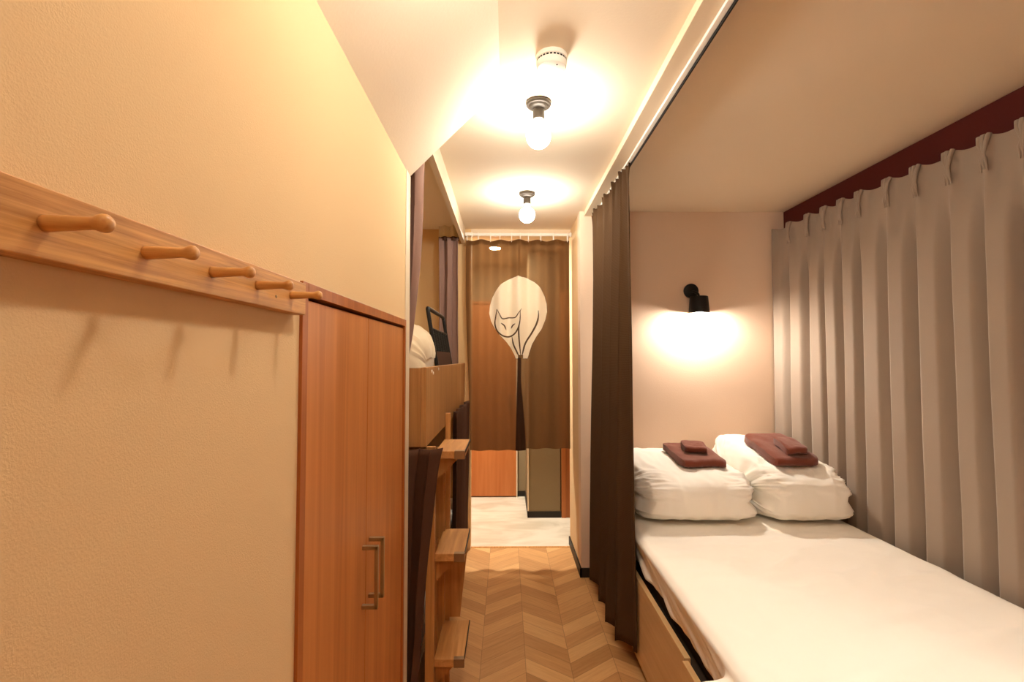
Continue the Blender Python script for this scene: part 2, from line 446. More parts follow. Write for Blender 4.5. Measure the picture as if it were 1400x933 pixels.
for k, (y0, y1, hy) in enumerate(((CY0 + .0215, YM - .001, 1.262), (YM + .001, CY1 - .0135, 1.322))):
    dr = obj('door', B(XL - .02, XL - .0015, y0, y1, .063, CZ1 - .031, .0012), M['cab_wood'], t)
    z0, z1 = (0.800, 0.962)
    pr = XL + .040
    path = spl([(XL - .004, hy, z0 + .006), (pr - .004, hy, z0 + .006)], 1)
    bm = bmesh.new()
    w = .0055
    box(bm, XL - .002, pr, hy - w, hy + w, z0, z0 + .011, .0018)
    box(bm, XL - .002, pr, hy - w, hy + w, z1 - .011, z1, .0018)
    box(bm, pr - .010, pr, hy - w, hy + w, z0, z1, .0022)
    obj('handle', bm, M['nickel'], dr)

# ------------------------------------------------------------------ bunk beds
XB, YN, YFB = -0.315, 1.885, 3.655
t = thing('bunk_bed', 'oak veneer double-deck bunk built into the left recess', 'bunk bed', (-0.78, 2.75, 0))
obj('guard_panel', B(XB - .022, XB, YN + .001, YFB - .002, 1.10, 1.413, .0015), M['bunk_wood'], t)
obj('end_panel', B(-0.50, XB - .0225, YN, YN + .020, 1.10, 1.411, .0015), M['bunk_wood'], t)
obj('end_panel', B(-1.245, -.502, YN, YN + .020, 1.10, 1.411, .0015), M['bunk_wood'], t)
obj('upper_deck', B(-1.248, XB - .023, YN + .021, YFB - .002, 1.08, 1.12), M['bunk_wood'], t)
obj('lower_deck', B(-1.248, XB - .03, YN, YFB - .002, 0.0, 0.225), M['bunk_wood'], t)
for (y, z) in ((2.02, 1.395), (2.22, 1.40), (2.06, 1.386)):
    obj('bolt_cover', lathe(bmesh.new(), [(.007, 0), (.0065, .002), (.003, .003)], (XB, y, z), 'X', 10), M['white_plastic'], t)

def puff(name, x0, x1, y0, y1, z0, hb, hf, mat, seed, nu=90, nv=64, wr=.008, px=0.55, pend=7.0, groove=0.0, flat=True, parent=None, loc=None, dome=0.0, spread=0.0):
    """folded quilt: rounded cross-section in YZ (hf high at the near side, hb at the far side), pinched at both ends in X"""
    bm = bmesh.new()
    def sp(c, e): return math.copysign(abs(c) ** e, c)
    def fn(u, v):
        th = 2 * pi * u; s = -1 + 2 * v
        s = math.copysign(1 - (1 - abs(s)) ** 1.5, s)
        yy = sp(cos(th), px); zz = sp(sin(th), px)
        k = max(0.0, 1 - abs(s) ** pend) ** 0.42
        yy2 = yy * (0.35 + 0.65 * k); 
        fy = (yy2 + 1) / 2                                  # 0 near, 1 far
        h = lerp(hf, hb, sm(-.1, 1.0, fy)) + dome * (1 - s * s) * 4 * fy * (1 - fy)
        zc = 0.42
        zn = (zz + 1) / 2
        zn = zc + (zn - zc) * (0.12 + 0.88 * k)
        if flat and zz < 0: zn = lerp(zn, 0.5 * zn, 0.6)
        x = lerp(x0, x1, (s + 1) / 2) - spread * zn * max(0, s) ** 3; y = lerp(y0, y1, fy); z = zn * h
        en = sm(.45, .98, abs(s))
        # wrinkles: fans running in from the ends, and a few broad dents
        d = 0.0
        a = nz(th * 3.1 + seed, s * 1.4, seed) * (.35 + 1.0 * en) + .5 * nz(th * 7.0 + seed, s * 2.2, seed + 9) * (.15 + en)
        d += wr * a
        d += .012 * nz(x * 6 + seed, y * 6, z * 6)
        d += .0035 * nz(x * 26 + seed, y * 9, z * 30)
        rg = 1 - abs(nz(th * 8.5 + seed * 3, s * 2.6, seed + 4)) * 3.2
        d += .0095 * max(-.35, rg) * sm(.25, .92, abs(s)) * (1 if zz > -.5 else .2)
        rg2 = 1 - abs(nz(x * 11 + seed, z * 3.0, y * 5)) * 4
        d += .004 * max(-.5, rg2)
        d *= (.5 + .5 * (1 if zz > -.3 else .2))
        nrm = Vector((s * en, yy, zz)); 
        nrm = nrm.normalized() if nrm.length > 0 else Vector((0, 0, 1))
        g = groove * en * exp(-((zn - .50) / .07) ** 2) if zz > -.98 else 0
        # a seam of small puckers low on the near side
        pk = 0.0
        if yy < -.6 and zz < .1:
            pk = -.006 * exp(-((zn - .13) / .05) ** 2) * (1 + .8 * sin(x * 70 + 3 * nz(x * 9, seed, 0)))
        p = Vector((x, y, z0 + z)) + nrm * (d + pk) + Vector((-math.copysign(1, s) * g, 0, 0))
        p.z = max(p.z, z0)
        return p
    grid(bm, fn, nu, nv, close_u=True)
    bmesh.ops.holes_fill(bm, edges=[e for e in bm.edges if e.is_boundary])
    return obj(name, bm, mat, parent=parent, loc=loc or ((x0 + x1) / 2, (y0 + y1) / 2, z0), smooth=True)

o = obj('bunk_mattress', B(-1.24, -.345, 1.93, 3.645, 1.121, 1.28, .03, 3), M['sheet'], loc=(-.79, 2.78, 1.121), smooth='auto')
tag(o, 'white mattress on the upper bunk deck, behind the guard panel', 'mattress')
o = puff('folded_quilt', -1.0, -.362, 1.95, 2.53, 1.283, .37, .30, M['bunk_bedding'], 21.0, 70, 50, wr=.012, pend=3.0)
tag(o, 'cream folded quilt heaped on the upper bunk', 'quilt')
o = obj('bunk_mattress', B(-1.24, -.352, 1.91, 3.64, .226, .40, .03, 3), M['sheet'], loc=(-.79, 2.78, .226), smooth='auto')
tag(o, 'white mattress on the lower bunk, behind the brown curtains', 'mattress')

# black framed mesh panel leaning inside the guard panel
t = thing('folding_backrest', 'black tubular framed mesh backrest leaning in the upper bunk', 'backrest', (-.36, 2.9, 1.30))
def bp(a, b):   # a along (0 near .. 1 far), b up 0..1
    return Vector((lerp(-.351, -.419, b) + .004 * a, lerp(2.56, 3.16, a) - .03 * b, lerp(1.29, 1.718, b)))
ring = [bp(0, 0), bp(0, .3), bp(0, .93), bp(.02, .985), bp(.08, 1), bp(.5, 1), bp(.92, 1), bp(.98, .985), bp(1, .93), bp(1, .3), bp(1, 0)]
obj('frame', tube(bmesh.new(), spl(ring, 4), .011, 10), M['black_metal'], t, smooth=True)
obj('crossbar', tube(bmesh.new(), [bp(0, .74), bp(1, .74)], .008, 8), M['black_metal'], t, smooth=True)
bm = bmesh.new()
for k in range(1, 18): tube(bm, [bp(k / 18, .46), bp(k / 18, .735)], .0042 if k % 3 else .008, 5)
for k in range(12): tube(bm, [bp(0.01, .46 + .275 * k / 12), bp(.99, .46 + .275 * k / 12)], .0028, 5)
obj('mesh_panel', bm, M['mesh_black'], t)
bm = bmesh.new()
grid(bm, lambda u, v: bp(.02 + .96 * u, .02 + .44 * v) + Vector((.004, 0, 0)), 6, 6)
obj('lower_panel', bm, M['dark_fabric'], t, solid=.008)

# ------------------------------------------------------------------ ladder
t = thing('bunk_ladder', 'oak step ladder with three open treads fixed to the bunk', 'ladder', (-.29, 2.0, 0))
obj('stile', B(-.3145, -.280, 1.890, 1.915, 0, 1.10, .002), M['stile_wood'], t)
obj('stile', B(-.276, -.253, 2.174, 2.196, 0, 1.20, .002), M['stile_wood'], t)
obj('side_board', B(-.3145, -.272, 2.140, 2.160, .02, 1.051, .001), M['stile_wood'], t)
obj('back_board', B(-.3145, -.302, 1.916, 2.139, 0.02, 0.66, .001), M['stile_wood'], t)
for zt in (1.083, 0.684, 0.280):
    s = obj('step', B(-.2795, -.164, 1.893, 2.172, zt - .030, zt, .0025), M['step_wood'], t)
    obj('corner_cap', B(-.204, -.1625, 1.8905, 1.912, zt - .032, zt + .0015, .0015), M['steel'], s)
    obj('edge_strip', B(-.1645, -.161, 1.912, 2.170, zt - .010, zt + .0012, .0006), M['black_metal'], s)
    dp = .15 if zt > .5 else .12
    bm = bmesh.new()
    prism(bm, [(-.2795, zt - .031), (-.185, zt - .031), (-.2795, zt - .031 - .09)], 'Y', 1.935, 1.950)
    obj('bracket', bm, M['stile_wood'], s)
bm = bmesh.new()
prism(bm, [(-.2795, .653), (-.168, .653), (-.205, .30), (-.2795, .30)], 'Y', 2.1605, 2.1735)
obj('side_gusset', bm, M['stile_wood'], t)

# ------------------------------------------------------------------ bunk curtains
def drape(name, label, cat, path_top, path_bot, z_top, z_bot, folds, amp_t, amp_b, mat, thick=.003, nu=90, nv=40, bend=1.0, phase=0.0, group=None, sharp=1.0, hem=0.0):
    """gathered cloth hanging between two horizontal 2D paths"""
    pt = spl([(p[0], p[1], 0) for p in path_top], 20); pb = spl([(p[0], p[1], 0) for p in path_bot], 20)
    def along(P, u):
        f = u * (len(P) - 1); i = min(int(f), len(P) - 2); return P[i].lerp(P[i + 1], f - i), (P[i + 1] - P[i]).normalized()
    bm = bmesh.new()
    def fn(u, v):
        a, ta = along(pt, u); b, tb = along(pb, u)
        k = v ** bend
        p = a.lerp(b, k); tg = ta.lerp(tb, k).normalized(); n = Vector((tg.y, -tg.x, 0))
        ph = 2 * pi * folds * (u + .03 * nz(u * 4, v * 1.5, phase)) + phase
        w = sin(ph); w = math.copysign(abs(w) ** sharp, w)
        amp = lerp(amp_t, amp_b, v)
        q = p + n * (w * amp) + tg * (.35 * amp * sin(2 * ph + .6))
        z = lerp(z_top, z_bot, v) + hem * v * sin(ph * .5 + 1)
        q.x += .004 * nz(u * 9, v * 5, phase + 3); q.y += .004 * nz(u * 9, v * 5, phase + 7)
        return Vector((q.x, q.y, z))
    grid(bm, fn, nu, nv)
    c = ((path_top[0][0] + path_top[-1][0]) / 2, (path_top[0][1] + path_top[-1][1]) / 2, z_bot)
    o = obj(name, bm, mat, loc=c, smooth=True, solid=thick)
    return tag(o, label, cat, group)

G = 'bunk privacy curtains'
drape('bunk_curtain', 'mauve curtain swept back beside the near end of the upper bunk', 'curtain',
      [(-.45, 1.86), (-.40, 1.872), (-.327, 1.866)], [(-.45, 1.862), (-.425, 1.866), (-.392, 1.862)], CE - .005, 1.416, 2.6, .016, .006, M['purple_curtain'], bend=3.2, phase=.8, group=G)
o = drape('bunk_curtain', 'mauve curtain with pale net header gathered at the far end of the upper bunk', 'curtain',
      [(-.50, 3.50), (-.43, 3.49), (-.352, 3.50)], [(-.475, 3.50), (-.43, 3.48), (-.352, 3.52)], 2.335, 1.285, 2.3, .018, .024, M['purple_curtain'], phase=.3, group=G)
def hdr(u, v):
    x = lerp(-.50, -.352, u); return Vector((x, 3.495 + .016 * sin(2 * pi * 2.3 * u + .3), lerp(2.43, 2.33, v)))
bm = bmesh.new(); grid(bm, hdr, 40, 6); obj('net_header', bm, M['mesh_band'], o, smooth=True)
bm = bmesh.new(); grid(bm, lambda u, v: hdr(u, .82 + .3 * v) + Vector((0, -.004, 0)), 40, 3); obj('binding', bm, M['brown_curtain'], o, smooth=True, solid=.002)
drape('bunk_curtain', 'dark brown curtain bunched at the near corner of the lower bunk', 'curtain',
      [(-.425, 1.868), (-.35, 1.85), (-.243, 1.868)], [(-.425, 1.868), (-.40, 1.86), (-.352, 1.866)], 1.098, 0.03, 2.4, .020, .012, M['brown_curtain'], bend=.75, phase=2.2, group=G)
drape('bunk_curtain', 'brown curtain hanging at the far end of the lower bunk, behind the ladder', 'curtain',
      [(-.292, 2.70), (-.290, 3.0), (-.282, 3.5)], [(-.297, 2.72), (-.294, 3.0), (-.298, 3.5)], 1.14, 0.06, 4.0, .014, .018, M['brown_curtain'], phase=1.2, group=G)

# ------------------------------------------------------------------ printed door curtain (noren)
YNR = 3.610
t = thing('curtain_rod', 'slim white rod across the corridor above the printed curtain', 'curtain rod', (.09, YNR, 2.40))
obj('rod', tube(bmesh.new(), [(-.270, YNR, 2.396), (.497, YNR, 2.396)], .012, 16), M['white_plastic'], t, smooth='auto')
for x in (-.268, .488):
    obj('rod_socket', lathe(bmesh.new(), [(.018, 0), (.018, .008), (.014, .010)] if x < 0 else [(.014, 0), (.018, .002), (.018, .010)], (x, YNR, 2.396), 'X', 18), M['white_plastic'], t, smooth='auto')
obj('bracket', B(-.315, -.268, YNR - .02, YNR + .04, 2.384, 2.408, .003), M['white_plastic'], t)

def nw(x, z):
    k = sm(1.2, 2.35, z)
    return YNR + (.014 + .014 * k) * sin(x * 44 + .6 + .25 * sin(z * 2.2)) + .006 * sin(x * 19 + 1.3 + z * .7) + .003 * nz(x * 8, 0, z * 3)
def slit(z): return lerp(.150, .104, sm(.75, 1.5, z))
ZN0, ZN1 = 0.755, 2.352
n = thing('noren_curtain', 'brown split door curtain printed with a curled cream cat', 'door curtain', (.09, YNR, ZN0))
bm = bmesh.new()
def left_edge(z): return lerp(-.272, -.306, sm(.75, 2.0, z))
grid(bm, lambda u, v: (lambda z: Vector((lerp(left_edge(z), slit(z), u), nw(lerp(left_edge(z), slit(z), u), z), z)))(lerp(ZN0, ZN1, v)), 60, 60)
obj('left_panel', bm, M['noren'], n, smooth=True)
bm = bmesh.new()
grid(bm, lambda u, v: (lambda z: Vector((lerp(slit(z) - .010, .484, u), nw(lerp(slit(z) - .010, .484, u), z) + .004, z)))(lerp(ZN0 + .012, ZN1, v)), 60, 60)
obj('right_panel', bm, M['noren'], n, smooth=True)
# hem band at the top
bm = bmesh.new()
grid(bm, lambda u, v: Vector((lerp(-.306, .484, u), nw(lerp(-.306, .484, u), 2.33) - .0025, lerp(2.318, 2.352, v))), 80, 3)
obj('top_hem', bm, M['noren'], n, smooth=True)
for x in (-.300, -.214, -.120, -.048, .041, .108, .170, .265, .362, .470):
    bm = bmesh.new()
    pts = [(x, YNR + .017 * cos(a), 2.376 + .034 * sin(a)) for a in [2 * pi * k / 18 for k in range(18)]]
    tube(bm, pts, .0032, 6, closed=True)
    obj('ring', bm, M['white_plastic'], n, smooth=True)
# printed cat: picture coordinates of the print -> metres on the cloth
KX = (0.484 + 0.309) / (141 * 4.6625)
def E(px, py):
    return (.1015 + (px - 330) * KX * 1.0, 2.075 - (py - 365) * (2.075 - 1.448) / (888 - 365))
def on(px, py, lift):
    x, z = E(px, py); return Vector((x, nw(x, z) - lift, z))
Lf = [(365, 318), (372, 292), (385, 258), (420, 210), (460, 180), (500, 158), (550, 143), (600, 138), (650, 150), (700, 175), (740, 205), (780, 245), (820, 275), (850, 290), (870, 300), (888, 306)]
Rt = [(365, 326), (368, 350), (376, 382), (400, 420), (440, 462), (490, 490), (540, 503), (590, 505), (640, 495), (700, 470), (750, 435), (800, 408), (850, 392), (870, 387), (888, 380)]
bm = bmesh.new()
grid(bm, lambda u, v: on(lerp(interp(Lf, lerp(365, 866, v)), interp(Rt, lerp(365, 866, v)), u), lerp(365, 866, v), .0022), 34, 50)
grid(bm, lambda u, v: on(lerp(interp(Lf, lerp(866, 888, v)), 320, u), lerp(866, 888, v), .0022), 4, 4)
grid(bm, lambda u, v: on(lerp(352, interp(Rt, lerp(866, 888, v)), u), lerp(866, 888, v), .0022), 4, 4)
obj('cat_print', bm, M['print_white'], n, smooth=True)
def stroke(bm, pts, w=6.0, lift=.0034, taper=True):
    P = spl([(a, b, 0) for a, b in pts], 8); R = []; w *= 1.35
    for i, p in enumerate(P):
        a = P[max(0, i - 1)]; b = P[min(len(P) - 1, i + 1)]; tg = (b - a).normalized(); nn = Vector((-tg.y, tg.x, 0))
        ww = w * (.35 + .65 * min(1, 4 * min(i, len(P) - 1 - i) / len(P))) / 2 if taper else w / 2
        R.append((bm.verts.new(on(*(p + nn * ww)[:2], lift)), bm.verts.new(on(*(p - nn * ww)[:2], lift))))
    for (a, b), (c, d_) in zip(R, R[1:]): bm.faces.new((a, b, d_, c))
bm = bmesh.new()
stroke(bm, [(187, 575), (180, 620), (175, 670), (190, 715), (225, 744), (265, 750), (300, 730), (323, 690), (333, 640), (334, 582)], 7)
stroke(bm, [(187, 575), (203, 605), (222, 636), (262, 629), (302, 628), (322, 602), (342, 574)], 5)
stroke(bm, [(213, 664), (234, 680), (246, 707)], 6); stroke(bm, [(302, 667), (286, 680), (277, 698)], 6)
stroke(bm, [(282, 750), (292, 800), (312, 845), (330, 884)], 7)
stroke(bm, [(332, 650), (324, 700), (328, 780), (338, 880)], 7)
stroke(bm, [(448, 584), (448, 625), (436, 670), (408, 725), (368, 790), (350, 850), (342, 886)], 8)
obj('cat_outline', bm, M['print_line'], n)
for tri in (((187, 578), (181, 640), (221, 636)), ((302, 629), (338, 578), (331, 634))):
    bm = bmesh.new(); bm.faces.new([bm.verts.new(on(a, b, .0029)) for a, b in tri])
    obj('cat_ear', bm, M['print_ear'], n)
bm = bmesh.new()
def tail(u, v):
    z = lerp(1.452, ZN0 + .001, v); x = lerp(lerp(.088, .070, v), lerp(.114, slit(z) - .003, sm(0, .5, v)), u)
    return Vector((x, nw(x, z) - .0026, z))
grid(bm, tail, 6, 30); obj('cat_tail', bm, M['print_tail'], n, smooth=True)

# ------------------------------------------------------------------ ceiling lamps
def lamp(y, label, lit='bulb', x=.126):
    t = thing('ceiling_lamp', label, 'lamp', (x, y, CE), 'bare bulb ceiling lamps')
    obj('base_plate', lathe(bmesh.new(), [(.047, 0), (.049, -.004), (.049, -.012), (.046, -.016), (.040, -.017), (.037, -.022), (.030, -.026), (.02, -.028)], (x, y, CE), 'Z', 36), M['bronze'], t, smooth='auto')
    obj('socket', lathe(bmesh.new(), [(.021, -.026), (.023, -.030), (.023, -.066), (.021, -.070)], (x, y, CE), 'Z', 28), M['bronze'], t, smooth='auto')
    prof = [(.013, -.068), (.0135, -.080), (.018, -.092)]
    for k in range(1, 15):
        a = pi * (.22 + .78 * k / 14); prof.append((max(.002, .0475 * sin(a)), -.135 + .0475 * cos(a)))
    obj('bulb', lathe(bmesh.new(), prof, (x, y, CE), 'Z', 28), M[lit], t, smooth=True)
lamp(1.822, 'bare round bulb ceiling lamp next to the smoke detector')
lamp(2.842, 'bare round bulb ceiling lamp nearest the printed curtain')
lamp(0.800, 'bare bulb ceiling lamp above the viewer, outside the picture', 'bulb_mid')
lamp(-0.35, 'bare bulb ceiling lamp behind the viewer, outside the picture', 'bulb_soft')

t = thing('smoke_detector', 'round white smoke detector on the ceiling', 'smoke detector', (.150, 1.540, CE))
obj('body', lathe(bmesh.new(), [(.052, 0), (.052, -.014), (.048, -.016), (.048, -.021), (.051, -.023), (.050, -.036), (.046, -.042), (.030, -.045), (.006, -.0455)], (.150, 1.540, CE), 'Z', 48), M['white_plastic'], t, smooth='auto')
bm = bmesh.new()
for k in range(26):
    a = 2 * pi * k / 26
    box(bm, .0475, .0492, -.0038, .0038, -.0208, -.0162, mat=Matrix.Translation((.150, 1.540, CE)) @ Matrix.Rotation(a, 4, 'Z'))
obj('vent_slots', bm, M['black_slot'], t)
obj('indicator', lathe(bmesh.new(), [(.003, 0), (.003, -.0015), (.001, -.002)], (.165, 1.512, CE - .0435), 'Z', 10), M['bronze'], t)

def downlight(name, label, x, y, lit):
    t = thing(name, label, 'downlight', (x, y, CE))
    obj('bezel', lathe(bmesh.new(), [(.062, 0), (.062, -.004), (.050, -.006), (.046, -.003)], (x, y, CE), 'Z', 28), M['white_plastic'], t, smooth='auto')
    obj('diffuser', lathe(bmesh.new(), [(.045, -.001), (.045, -.0065), (.02, -.0075)], (x, y, CE), 'Z', 28), M[lit], t)
downlight('hall_downlight', 'small recessed downlight in the hall ceiling, glowing through the curtain', -.10, 4.28, 'downlight')
bx, by = 1.06, 1.02
t = thing('bed_downlight', 'deep recessed downlight in the ceiling over the bed, outside the picture', 'downlight', (bx, by, CE))
obj('can', lathe(bmesh.new(), [(.062, 0), (.062, -.006), (.052, -.008), (.050, -.110), (.053, -.110), (.055, -.006)], (bx, by, CE), 'Z', 32), M['black_metal'], t, smooth='auto')
obj('diffuser', lathe(bmesh.new(), [(.047, -.012), (.047, -.016), (.02, -.017)], (bx, by, CE), 'Z', 28), M['bed_glow'], t)


# ------------------------------------------------------------------ curtain track, dark curtain
t = thing('curtain_track', 'white ceiling track carrying the dark brown partition curtain', 'curtain track', (.60, 1.0, CE))
obj('rail', B(.5925, .611, YB + .01, YH - .004, CE - .043, CE - .0005, .002), M['white_plastic'], t)
obj('slot', B(.6112, .6165, YB + .01, YH - .004, CE - .050, CE - .0005), M['black_slot'], t)  # solid black strip standing in for the shade in the gap beside the rail
def dark():
    top = [(.598, 2.285), (.592, 2.5), (.585, 2.8), (.572, 3.17)]
    bot = [(.604, 2.235), (.545, 2.40), (.555, 2.62), (.548, 2.86), (.550, 3.17)]
    pt = spl([(a, b, 0) for a, b in top], 20); pb = spl([(a, b, 0) for a, b in bot], 20)
    def at(P, u):
        f = u * (len(P) - 1); i = min(int(f), len(P) - 2); return P[i].lerp(P[i + 1], f - i)
    def fn(u, v):
        p = at(pt, u).lerp(at(pb, u), v ** 1.1)
        ph = 2 * pi * 4.6 * (u ** .85) + 1.55
        amp = lerp(.013, .034, v ** .7) * sm(0, .06, u)
        w = sin(ph); sc_ = .012 * sin(2 * pi * 15 * u) * exp(-v * 30)
        x = p.x - amp * w + sc_ + .004 * nz(u * 10, v * 4, 2.0)
        y = p.y + .45 * amp * sin(2 * ph + .5) + .004 * nz(u * 10, v * 4, 8.0)
        z = lerp(CE - .040 - .006 * (1 - cos(2 * pi * 15 * u)), .090, v)
        return Vector((min(x, .609), y, z))
    bm = bmesh.new(); grid(bm, fn, 170, 60)
    o = obj('partition_curtain', bm, M['dark_curtain'], loc=(.58, 2.72, .09), smooth=True, solid=.003)
    tag(o, 'dark brown partition curtain drawn to the head of the bed', 'curtain')
dark()

# ------------------------------------------------------------------ pelmet and window curtain
o = obj('curtain_pelmet', B(1.897, XR - .0005, .3, YH - .002, CE - .250, CE - .0008, .002), M['maroon'], loc=(1.9, 1.7, CE - .250))
tag(o, 'maroon board under the ceiling above the grey curtain', 'pelmet')

PL = [3.185, 2.985, 2.800, 2.653, 2.515, 2.384, 2.205, 2.048, 1.891, 1.745, 1.608]
while PL[-1] > .55: PL.append(PL[-1] - .15)
def window_curtain():
    seg = 30; us = []
    for a, b in zip(PL, PL[1:]):
        for k in range(seg): us.append((a, b, k / seg))
    us.append((PL[-2], PL[-1], 1.0))
    nv = 54; ZT, ZB = 2.262, 0.45
    bm = bmesh.new(); cols = []
    for (a, b, s) in us:
        c = []
        idx = PL.index(a); pitch = a - b
        for j in range(nv):
            v = (j / (nv - 1)); v = v ** 1.5 if True else v
            zt_ = ZT + .024 + .022 * (lerp(a, b, s) - 1.6); z = lerp(zt_, ZB, v); drop = zt_ - z
            y = lerp(a, b, s)
            ds = min(s, 1 - s)                                   # 0 on a pleat, .5 between
            wid = .10 + .10 * sm(.05, 0, drop) * 1.0 + .16 * sm(.075, .32, drop)
            pin = exp(-(ds / wid) ** 2)
            if s < .46: fold = 1 - .10 * s / .46
            elif s < .86: fold = lerp(.90, 0, sm(.44, .68, s))
            else: fold = sm(.85, 1.0, s)
            k = sm(.10, .42, drop)
            am = .062 + .006 * sin(idx * 2.3)
            d = am * lerp(.50 + .50 * pin, fold, k)
            # omega shape lower down
            om = .004 * k * sin(2 * pi * s)
            x = 1.868 - d + .004 * nz(y * 3, z * 2, idx)
            pass
            y = y + om + .010 * nz(idx * .7, z * .9, 4.0) * k
            tuck = -.010 * sin(2 * pi * 1.5 * (s if s < .5 else s - 1) / .24) * sm(.09, .06, drop) if ds < .08 else 0
            z += .006 * pin * sm(.02, 0, drop) - .010 * (1 - pin) * sm(.03, 0, drop)
            yy = min(y, 3.192)
            c.append(bm.verts.new((x, yy + (0 if yy > 3.18 else tuck * .25), z)))
        cols.append(c)
    for A, C in zip(cols, cols[1:]):
        for j in range(nv - 1): bm.faces.new((A[j], C[j], C[j + 1], A[j + 1]))
    t = thing('window_curtain', 'taupe grey pinch-pleated curtain along the bed', 'curtain', (1.84, 1.85, ZB))
    obj('cloth', bm, M['grey_curtain'], t, smooth=True, solid=.0025)
    for y in PL:
        if y > 3.1 or y < 1.35: continue
        bm = bmesh.new(); dz_ = .020 + .022 * (y - 1.6)
        for q in (-1, 0, 1):
            tube(bm, [(1.801 + .004 * abs(q), y + q * .020, 2.268 + dz_), (1.797, y + q * .014, 2.240 + dz_), (1.799, y + q * .0035, 2.196 + dz_), (1.796, y + q * .009, 2.172 + dz_), (1.802, y + q * .012, 2.130 + dz_)], [.0085, .0075, .004, .0065, .002], 8)
        obj('pinch_pleat', bm, M['grey_curtain'], t, smooth=True)
window_curtain()

# ------------------------------------------------------------------ bed
XM0, XM1, YM0, YM1, ZM = .622, 1.775, 1.10, 3.192, .605
t = thing('storage_bed', 'low wooden bed frame with drawers under the mattress', 'bed', (1.2, 2.15, 0))
obj('platform', B(.645, 1.772, YM0 + .01, YM1, .02, .372), M['core'], t)
obj('end_board', B(.632, 1.775, YM0 - .012, YM0 + .009, .0, .412, .002), M['bed_panel'], t)
for (x, y0, y1, zt) in ((.617, 1.676, 2.36, .412), (.607, YM0 - .01, 1.672, .407), (.617, 2.364, YM1, .412)):
    dr = obj('drawer', B(x, x + .022, y0, y1, .035, zt, .0015), M['bed_panel'], t)
obj('plinth', B(.640, .6445, YM0 + .01, YM1, 0, .035), M['black_slot'], t)

t = thing('mattress', 'thick mattress under a white fitted sheet on the bed', 'mattress', (1.2, 2.15, .373))
obj('mattress_core', B(.668, 1.770, YM0 + .02, YM1 - .004, .373, .585, .02), M['core'], t)
def sheet():
    bm = bmesh.new(); nx, ny = 90, 130
    def hem(y): return .446 + .018 * nz(y * 4, 1, 1) - .012 * sm(1.9, 1.25, y)
    def fn(u, v):
        y = lerp(YM0, YM1 - .002, v)
        side = 0.17
        if u < side:                                     # left drop
            k = 1 - u / side                              # 1 at hem
            zt = ZM - .022; z = lerp(zt, hem(y), k)
            x = XM0 + .030 * k + .020 * nz(y * 5 + k * 1.5, k * 1.2, 3) * k + .014 * nz(y * 13 + k * 4, k, 6) * sm(0, .4, k)
            fl = sm(1.40, 1.34, y) * sm(0, .9, k); x -= .125 * fl; z += .085 * fl
            return Vector((x, y, z))
        uu = (u - side) / (1 - side)
        x = lerp(XM0, XM1, uu ** 1.15)
        r = .035; e = x - XM0
        z = ZM
        if e < r: z = ZM - .022 * (1 - e / r) ** 2
        if XM1 - x < r: z = ZM - .02 * (1 - (XM1 - x) / r) ** 2
        w = .0
        for (ax, ay, ph, am) in ((1.0, 4.0, 1.0, .006), (2.2, 6.0, 5.0, .005), (5, 3, 8.0, .003)):
            q = nz(x * ax + y * .6 * ax, y * ay - x * 2.0, ph); w += am * (max(0, 1 - abs(q) * 5) ** 1.5)
        z += (w * sm(0, .08, min(e, XM1 - x))) * sm(2.44, 2.30, y) - .003
        # soft ridges fanning from the quilts
        rd = sm(2.35, 2.15, y)
        z += .0035 * max(0, sin((x - 1.2) * 14 / (.5 + .8 * (2.5 - y)) + 3 * nz(x * 2, y, 3))) ** 4 * rd
        return Vector((x, y, z))
    grid(bm, fn, nx, ny)
    obj('fitted_sheet', bm, M['sheet'], t, smooth=True, solid=.0025, offset=0)
sheet()

q1 = puff('folded_duvet', .668, 1.306, 2.385, 3.150, ZM + .004, .285, .225, M['duvet'], 3.0, 150, 110, wr=.010, groove=.034)
tag(q1, 'white folded duvet at the head of the bed, beside the dark brown curtain', 'duvet', 'folded duvets')
q2 = puff('folded_duvet', 1.316, 1.800, 2.375, 3.120, ZM + .004, .375, .245, M['duvet'], 13.0, 150, 110, wr=.012, groove=.02, spread=.07)
tag(q2, 'white folded duvet at the head of the bed, against the grey window curtain', 'duvet', 'folded duvets')

